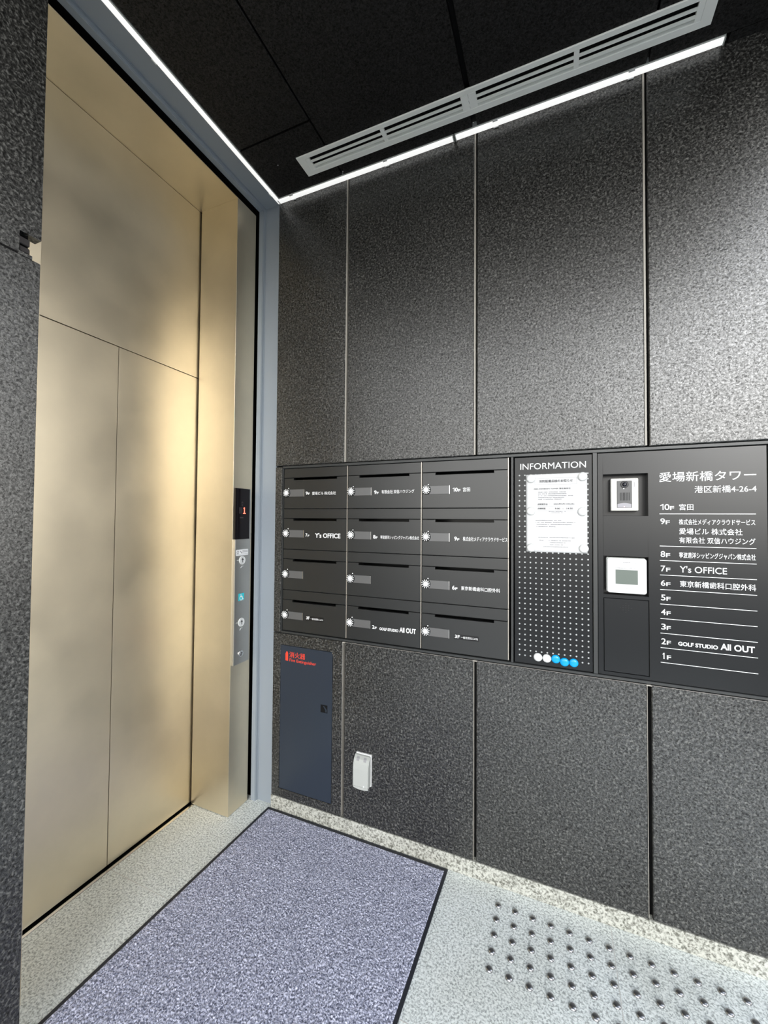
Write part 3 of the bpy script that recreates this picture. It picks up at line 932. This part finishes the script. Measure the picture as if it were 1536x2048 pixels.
# access panel in the lower recess
ay = 0.011
ap = thing('access_reader', 'white square access reader with small grey screen in the directory recess', 'access reader', (1.528, ay+0.045, 1.1745))
obj('back_plate', B(1.4655, 1.5870, ay+0.006, DY+0.0499, 1.1765, 1.3015, bev=0.003), SOCKET, ap)
bm = B(1.4688, 1.5896, ay, ay+0.008, 1.1748, 1.2995, bev=0.0)
bm2 = bmesh.new()
R_ = 0.008
pts = []
for cx_, cz_, a0 in ((1.5896-R_, 1.2995-R_, 0), (1.4688+R_, 1.2995-R_, 90), (1.4688+R_, 1.1748+R_, 180), (1.5896-R_, 1.1748+R_, 270)):
    for k in range(7):
        a_ = math.radians(a0+15*k)
        pts.append((cx_+R_*math.cos(a_), cz_+R_*math.sin(a_)))
bm.free()
fc = obj('front_case', prism(bm2, pts, ay, ay+0.008), WHITE, ap)
sc_ = obj('screen', B(1.4944, 1.5630, ay-0.0006, ay+0.001, 1.2068, 1.2580), LCD, ap)
bm = bmesh.new()
rn2 = random.Random(5)
for x0, x1, z, h in ((1.5184, 1.5401, 1.2842, .0032), (1.4946, 1.5038, 1.2836, .0014), (1.5538, 1.5633, 1.2836, .0014), (1.4940, 1.5100, 1.2652, .0018), (1.5040, 1.5320, 1.2636, .0018), (1.5382, 1.5448, 1.2647, .0022), (1.5480, 1.5610, 1.2640, .0012)):
    dashes(bm, x0, x1, z, h, ay, rn2, 0.05)
bx(bm, 1.5154, 1.5431, ay-0.0003, ay, 1.2769, 1.2773)
bx(bm, 1.5257, 1.5318, ay-0.0003, ay, 1.1922, 1.1932)
obj('printed_marks', bm, INKG, ap)

# ------------------------------------------------------------------ fire extinguisher door
EY = 0.0015
fx = thing('extinguisher_cabinet', 'dark navy fire extinguisher cabinet door flush in the stone panel', 'fire cabinet', (0.19, EY, 0.106))
dr = obj('door', B(0.0462, 0.3378, EY, 0.02, 0.1078, 0.8068, bev=0.0008), NAVY, fx)
lt = obj('latch', plate(bmesh.new(), 0.278, 0.314, 0.520, 0.556, EY-0.0008, EY+0.0005, holes=[(0.2795, 0.3125, 0.5215, 0.5545)]), BLACK, dr)
bm = B(0.2796, 0.3124, EY-0.0006, EY-0.0001, 0.5216, 0.5544)
obj('latch_pocket', bm, BLACK, lt)
obj('latch_tongue', prism(bmesh.new(), [(0.292, 0.550), (0.297, 0.552), (0.311, 0.536), (0.311, 0.524), (0.304, 0.524), (0.304, 0.534)], EY-0.002, EY-0.0006), NAVY, lt)
bm = bmesh.new()
text(bm, '消火器', 0.0975, 0.1890, 0.7520, 0.7800, EY, bold=0.002)
text(bm, 'Fire Extinguisher', 0.0980, 0.2500, 0.7280, 0.7470, EY, bold=0.004)
prism(bm, [(0.0750, 0.7340), (0.0900, 0.7340), (0.0900, 0.7705), (0.0870, 0.7765), (0.0840, 0.7790), (0.0800, 0.7790), (0.0790, 0.7750), (0.0750, 0.7695)], EY-0.0004, EY)
obj('lettering', bm, RED, dr)
bm = lathe(bmesh.new(), [(0.0035, 0), (0.0035, 0.001)], (0.3405, 0.0012, 0.8035), '-y', 10)
obj('hinge_pin', bm, BRIGHT, fx)

# ------------------------------------------------------------------ outlet with rain cover
ow = thing('outdoor_outlet', 'white weatherproof outlet with hooded cover low on the stone wall', 'outlet', (0.508, 0, 0.245))
obj('base_plate', B(0.4700, 0.5460, -0.010, 0.0, 0.2450, 0.3850, bev=0.003, seg=2), WHITE, ow)
prof_ = [(-0.0095, 0.3800), (-0.0180, 0.3785), (-0.0300, 0.3680), (-0.0380, 0.3520), (-0.0410, 0.3300), (-0.0410, 0.2560), (-0.0360, 0.2500), (-0.0095, 0.2500)]
bm = prism(bmesh.new(), prof_, 0.4720, 0.5440, 'x')
bmesh.ops.bevel(bm, geom=[e for e in bm.edges if abs(e.verts[0].co.x-e.verts[1].co.x) < 1e-6], offset=0.0025, segments=2, affect='EDGES')
# bottom lip curves down in the middle
cvv = obj('cover', bm, SOCKET, ow)
pts = [(0.4725+0.071*k/12, 0.2505-0.0085*math.sin(math.pi*(0.12+0.76*k/12))) for k in range(13)]
pts = pts+[(0.5435, 0.2540), (0.4725, 0.2540)]
obj('cover_lip', prism(bmesh.new(), pts, -0.0405, -0.0340), SOCKET, cvv)
for x0 in (0.4840, 0.5180):
    bm = bmesh.new()
    prism(bm, [(-0.0240, 0.3755), (-0.0300, 0.3705), (-0.0345, 0.3615), (-0.0330, 0.3610)], x0, x0+0.012, 'x')
    obj('embossed_mark', bm, INKG, cvv)
bm = lathe(bmesh.new(), [(0.0035, 0), (0.0035, 0.001), (0, 0.002)], (0.5230, -0.041, 0.2590), '-y', 14)
obj('drain_boss', bm, WHITE, cvv)

# ------------------------------------------------------------------ entrance mat
em = thing('entrance_mat', 'grey violet flecked carpet mat with dark rubber border', 'mat', (0.43, -0.8, 0))
TL, TR, BL, BR = (-0.010, -0.007), (0.8905, -0.009), (-0.056, -1.45), (0.8680, -1.45)
def mq(u, v_):
    ax = TL[0]+(TR[0]-TL[0])*u
    ay_ = TL[1]+(TR[1]-TL[1])*u
    bx_ = BL[0]+(BR[0]-BL[0])*u
    by_ = BL[1]+(BR[1]-BL[1])*u
    return ax+(bx_-ax)*v_, ay_+(by_-ay_)*v_
bm = prism(bmesh.new(), [TL, TR, BR, BL], 0.0003, 0.0045, 'z')
obj('border', bm, RUBBER, em)
NXm, NYm = 220, 360
e0, e1 = 0.0135, 0.0095
bm = bmesh.new()
rg = random.Random(2)
rows = []
for j in range(NYm+1):
    row = []
    for i in range(NXm+1):
        x, y = mq(e0+(1-2*e0)*i/NXm, e1+(1-2*e1)*j/NYm)
        edge = i in (0, NXm) or j in (0, NYm)
        row.append(bm.verts.new((x+(0 if edge else rg.uniform(-.001, .001)), y+(0 if edge else rg.uniform(-.001, .001)), 0.0046 if edge else 0.0062+rg.uniform(-0.0014, 0.0016))))
    rows.append(row)
for j in range(NYm):
    for i in range(NXm):
        bm.faces.new([rows[j][i], rows[j][i+1], rows[j+1][i+1], rows[j+1][i]])
pl = obj('pile', bm, PILE, em)
pl['kind'] = 'stuff'

# ------------------------------------------------------------------ tactile studs
def studloc(i, j):
    return (1.0976+i*0.05987+j*0.0003, -0.0850-i*0.0014-j*0.0605, 0.0)
sm = None
for j in range(5):
    for i in range(15):
        x, y, z = studloc(i, j)
        if sm is None:
            bm = lathe(bmesh.new(), [(0.0115, 0), (0.0113, 0.0016), (0.0095, 0.0047), (0.0066, 0.0063), (0.003, 0.0068), (0, 0.0068)], (x, y, z), 'z', 24)
            sm = obj('tactile_stud', bm, STUDM, origin=(x, y, z), smooth=True)
            tag(sm, 'small domed steel tactile stud in the grid on the pale granite floor', 'tactile stud', 'tactile studs by the stone wall')
        else:
            o = sm.copy()
            COL.objects.link(o)
            o.location = (x, y, z)
